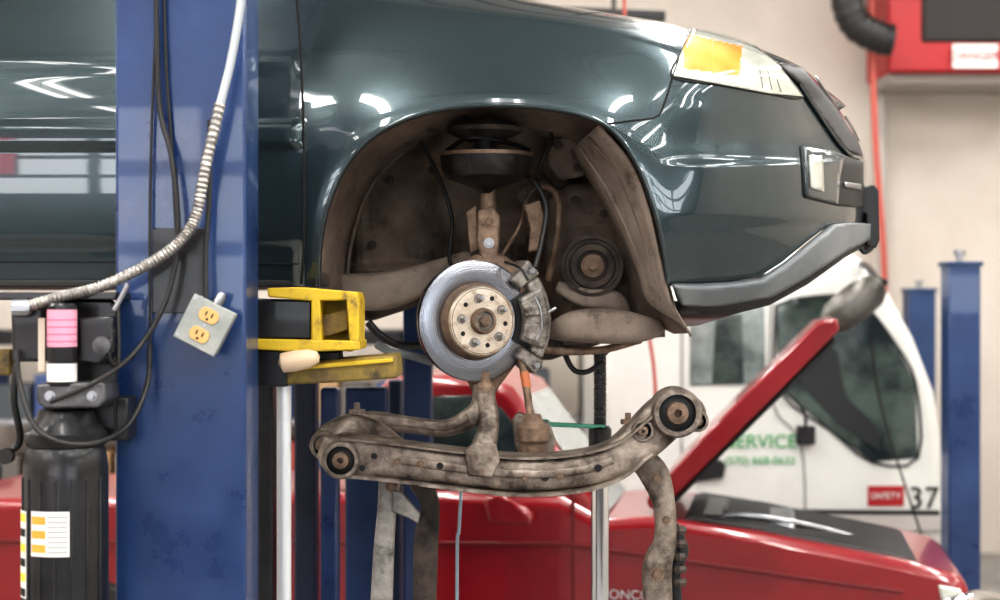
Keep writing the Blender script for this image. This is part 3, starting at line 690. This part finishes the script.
# ================= WHITE TRUCK =================
tk=group('white_service_truck',P(800,400,5.5))
yt=4.6
prism('cab_body',[(600,262),(640,255),(846,250),(868,262),(890,292),(915,338),(936,392),(943,440),(945,530),(938,556),(600,556)],yt,yt+1.9,WHITE,tk,.06)
prism('side_window',[(776,306),(800,298),(850,296),(872,312),(897,346),(916,384),(918,458),(872,462),(830,430),(778,388)],yt-.012,yt+.01,GLASS,tk,.01)
gapf=lambda name,pts,r=.012,mt=BLACK:tube(name,[P(a,b_,yt-.008) for a,b_ in pts],r,mt,tk,res=3,seg=8)
gapf('window_seal',[(776,306),(800,298),(850,296),(872,312),(897,346),(916,384),(918,458),(872,462),(830,430),(778,388),(776,306)],.007)
prism('window_seat_silhouette',[(800,384),(806,350),(822,340),(838,352),(846,396),(880,430),(880,452),(840,425)],yt-.016,yt-.011,mat('interior_dark',(.012,.016,.016),.5),tk,.004)
prism('rear_window',[(690,304),(764,300),(766,384),(690,386)],yt-.012,yt+.01,GLASSL,tk,.01)
prism('rear_window_dark',[(716,316),(742,314),(744,384),(712,384)],yt-.016,yt-.01,GLASS,tk,.004)
GS=mat('seam_grey',(.25,.25,.24),.6)
gapf('door_seam',[(772,290),(771,400),(800,440),(805,510),(800,552)],.005,GS)
gapf('door_seam_rear',[(682,296),(682,550)],.005,GS)
prism('door_handle',[(688,464),(692,460),(722,460),(726,466),(724,478),(694,482),(688,478)],yt-.03,yt+.0,BLACK,tk,.01)
prism('turn_signal',[(798,426),(816,426),(816,445),(798,445)],yt-.06,yt,BLACK,tk,.01)
tube('mirror_arm',[P(770,380,yt-.05),P(790,396,yt-.08),P(804,412,yt-.08),P(806,432,yt-.08)],.009,BLACK,tk)
prism('bumper_step',[(690,512),(940,514),(946,524),(944,532),(690,530)],yt-.03,yt+.05,mat('step_grey',(.45,.42,.40),.5),tk,.01)
prism('bumper_step_line',[(690,509),(940,511),(940,515),(690,513)],yt-.035,yt,BLACK,tk,.003)
prism('chassis',[(480,556),(930,556),(930,585),(480,585)],yt+.4,yt+1.5,BLKM,tk,.02)
for a in (540,850):
    c_=P(a,0,yt+.2)
    for yy in (yt+.12,yt+1.75):
        lathe('wheel',[(0,-.11),(.22,-.11),(.38,-.1),(.40,-.06),(.40,.06),(.38,.1),(.24,.11),(.22,.05),(0,.06)],Matrix.Translation((c_.x,yy,.4))@R90,[RUB,WHT],tk,40,mids=[0,0,0,0,0,0,1,1])
text('sign_service','SERVICE',P(762,442,yt-.012),.105,GREEN,tk)
text('sign_phone','(570) 668-0632',P(760,461,yt-.012),.062,GREEN,tk)
prism('red_sticker',rect(868,486,904,506),yt-.006,yt,REDM,tk)
text('sticker_text','SAFETY',P(886,496,yt-.010),.05,WHT,tk)
text('number','37',P(924,499,yt-.012),.17,GAP,tk)
lathe('mirror_housing',[(0,-.19),(.05,-.18),(.088,-.12),(.098,-.0),(.09,.11),(.058,.16),(0,.175)],Matrix.Translation(P(855,303,yt-.6))@Matrix.Rotation(math.radians(52),4,'Y')@Matrix.Diagonal((1,.6,1,1)),[mat('mirror_grey',(.05,.045,.04),.28,.4,c2=(.17,.16,.145),scale=6)],tk,36)
tube('mirror_bracket',[P(885,283,yt-.6),P(876,278,yt-.5),P(868,268,yt-.2),P(862,264,yt)],.018,BLACK,tk)
tube('antenna_wire',[P(870,330,yt-.5),P(880,400,yt-.4),P(900,470,yt-.3),P(930,560,yt-.2)],.006,BLACK,tk)

# ================= WALL ITEMS =================
yw=7.9
ht=group('wall_heater',P(950,30,7.6))
prism('heater_cabinet',[(888,-60),(1080,-60),(1080,72),(888,72)],7.2,yw,REDM,ht,.02)
prism('heater_window',[(922,-30),(1060,-30),(1060,42),(922,42)],7.18,7.22,DARKW,ht,.02)
prism('warning_label',rect(953,44,998,68),7.165,7.18,WHT,ht)
text('label_text','DANGER',P(975,56,7.16),.085,REDM,ht)
prism('cabinet_edge',[(888,72),(1080,72),(1080,84),(888,84)],7.3,yw,mat('grey_trim',(.30,.27,.25),.6),ht,.01)
dc=group('exhaust_duct',P(850,20,6.9))
tube('duct_elbow',[P(846,-120,6.9),P(846,-30,6.9),P(848,5,6.9),P(858,26,6.9),P(880,38,6.9),P(892,40,6.9)],.11,BLACK,dc,rmod=lambda i,n:1+.05*math.sin(i*2.1))
hs=group('air_hose',P(878,130,7.09))
tube('hose',[P(870,-100,7.09),P(872,40,7.09),P(876,150,7.09),P(884,262,7.09),P(886,400,7.09)],.022,HOSER,hs)
hs2=group('air_hose',P(655,360,3.6))
tube('hose',[P(622,-100,3.6),P(628,100,3.6),P(645,300,3.6),P(654,370,3.6),P(656,420,3.6)],.009,HOSER,hs2)
cp=group('wall_conduit',P(884,100,7.85))
tube('pipe',[P(882,-200,7.85),P(882,420,7.85)],.045,mat('pipe_grey',(.40,.37,.34),.6),cp)
pb=group('hanging_rail',P(610,14,5.5))
prism('rail',[(560,6),(666,10),(666,20),(560,16)],5.5,5.7,BLACK,pb,.01)
prism('rail_hanger',rect(612,-300,616,10),5.55,5.6,BLACK,pb)
sh=group('storage_shelf',P(200,450,7.2))
prism('frame',[(-80,330),(590,330),(590,345),(-80,345)],7.0,7.6,BLKM,sh,.01)
for a in (-78,150,400,582): prism('upright',rect(a,330,a+8,570),7.0,7.6,BLKM,sh,.01)
for b_ in (420,500): prism('deck',rect(-78,b_,588,b_+6),7.0,7.6,STEEL,sh,.01)
cols=[mat('box_%d'%i,c_,.7) for i,c_ in enumerate([(.35,.22,.12),(.06,.07,.08),(.4,.35,.3),(.3,.05,.04),(.05,.08,.2),(.12,.11,.10)])]
for b_ in (420,500,568):
    x=-70
    while x<560:
        w_=random.uniform(14,40); h_=random.uniform(25,62)
        prism('stored_box',rect(x,b_-h_,min(588,x+w_),b_),7.05,7.5,random.choice(cols),sh,.01); x+=w_+random.uniform(2,16)

# ================= ROOM =================
def rbox(name,x0,x1,y0,y1,z0,z1,mt): return colbox(name,x0,x1,y0,y1,z0,z1,mt,None,0)
rbox('floor',-8,8,-8,8,-.1,0,CONC)
rbox('wall_back',-8,8,8,8.2,0,5.6,WALLM)
rbox('wall_left',-8.2,-8,-8,8.2,0,5.6,WALLM)
rbox('wall_right',8,8.2,-8,8.2,0,5.6,WALLM)
rbox('ceiling',-8.2,8.2,-8,8.2,5.6,5.7,CEILM)
wf=group('wall_front',(0,-8,0))
FWM=mat('front_wall',(.075,.075,.08),.8)
for q in [(-8,-6,0,5.6),(-1,1,0,5.6),(6,8,0,5.6),(-6,-1,3.3,5.6),(1,6,3.3,5.6)]:
    colbox('panel',q[0],q[1],-8.2,-8,q[2],q[3],FWM,wf,0)
for i,(a,b_) in enumerate([(-6,-1),(1,6)]):
    dg=group('door_%d'%(i+1),((a+b_)/2,-8.1,1.6))
    for z in (0.0,.55,1.1,1.65,2.2,2.75,3.22): colbox('rail',a,b_,-8.15,-8.05,z,z+.10,FWM,dg,0)  # unseen bay door rails and stiles, added to reflect stripes in the body
    for j in range(6): colbox('stile',a+j*(b_-a)/5-.04,a+j*(b_-a)/5+.04,-8.14,-8.06,0,3.3,FWM,dg,0)
    colbox('lower_panel',a,b_,-8.12,-8.08,0,1.65,FWM,dg,0)
sg=group('reflection_sign',(-3.85,-7.6,2.9))  # unseen sign behind the camera; glow added so it mirrors in the car door
colbox('panel_red',-4.9,-3.45,-7.64,-7.58,2.3,3.5,mat('sign_red',(.85,.03,.08),.5,emis=2.6),sg,.004)
for z in (2.55,2.75,3.05): colbox('stripe_white',-4.8,-3.55,-7.56,-7.55,z,z+.09,mat('sign_white',(.9,.9,.9),.5,emis=2.2),sg,.0)
colbox('sign_back',-4.92,-3.43,-7.66,-7.64,2.28,3.52,BLKM,sg,0)
for x in (-4.6,-3.6): colbox('hanger',x-.01,x+.01,-7.61,-7.59,3.5,5.6,BLKM,sg,0)
for i in range(7):  # unseen ceiling beams, added to break up reflections in the paint
    y=-7+i*2.3
    t_=group('reflection_beam_%d'%(i+1),(0,y,5.5)); colbox('beam',-8,8,y-.06,y+.06,5.38,5.6,mat('beam_grey',(.12,.12,.13),.6),t_,0)
LL_=mat('lamp_lens',(1,.98,.95),.5,emis=22.)
def lamp(x,y,ln,en):
    g=group('ceiling_light',(x,y,5.2))
    box('fixture_body',(x,y,5.22),(.26,ln+.1,.06),WHT,g,.01)
    for dx in (-.07,.07): box('tube_lens',(x+dx,y,5.17),(.045,ln,.03),LL_,g,.005)
    box('hanger_rod',(x,y,5.42),(.02,.02,.36),BLKM,g,0)
    if en:
        l=bpy.data.lights.new('ceiling_lamp','AREA'); l.shape='RECTANGLE'; l.size=.2; l.size_y=ln; l.energy=en; l.color=(1,.965,.92)
        lo=bpy.data.objects.new('ceiling_lamp',l); lo.location=(x,y,5.14); scn.collection.objects.link(lo)
        lo.parent=g; lo.matrix_parent_inverse=Matrix.Translation(g.location).inverted()
for x in (-6.2,-3.7,-1.2,1.3,3.8,6.3):
    for y in (-5.2,-1.8,1.6,5.0): lamp(x,y,2.2,60)
for x in (-4.95,-2.45,.05,2.55,5.05):  # extra unseen fixtures, added for light streaks reflected in the fender
    for y in (-6.3,-3.9): lamp(x,y,1.5,0)
w=bpy.data.worlds.new('world'); scn.world=w; w.use_nodes=True
bg=w.node_tree.nodes['Background']; bg.inputs[0].default_value=(.88,.94,1,1); bg.inputs[1].default_value=1.5
for x in (-3.5,3.5):
    l=bpy.data.lights.new('bay_daylight','AREA'); l.shape='RECTANGLE'; l.size=5; l.size_y=3.2; l.energy=340; l.color=(.94,.97,1)
    lo=bpy.data.objects.new('bay_daylight',l); lo.location=(x,-8.3,1.7); lo.rotation_euler=(math.radians(90),0,0); scn.collection.objects.link(lo)
c=bpy.data.cameras.new('camera'); co=bpy.data.objects.new('camera',c); scn.collection.objects.link(co)
co.location=(0,-CD,CH); co.rotation_euler=(math.radians(90),0,0); c.sensor_width=36; c.lens=F*36/1000
c.dof.use_dof=True; c.dof.focus_distance=4.42; c.dof.aperture_fstop=2.2
scn.camera=co
scn.view_settings.view_transform='Standard'
for lk in ('Medium High Contrast','Standard - Medium High Contrast'):
    try:
        scn.view_settings.look=lk; print('look',lk); break
    except Exception as ex: print(ex)
scn.view_settings.exposure=0.05
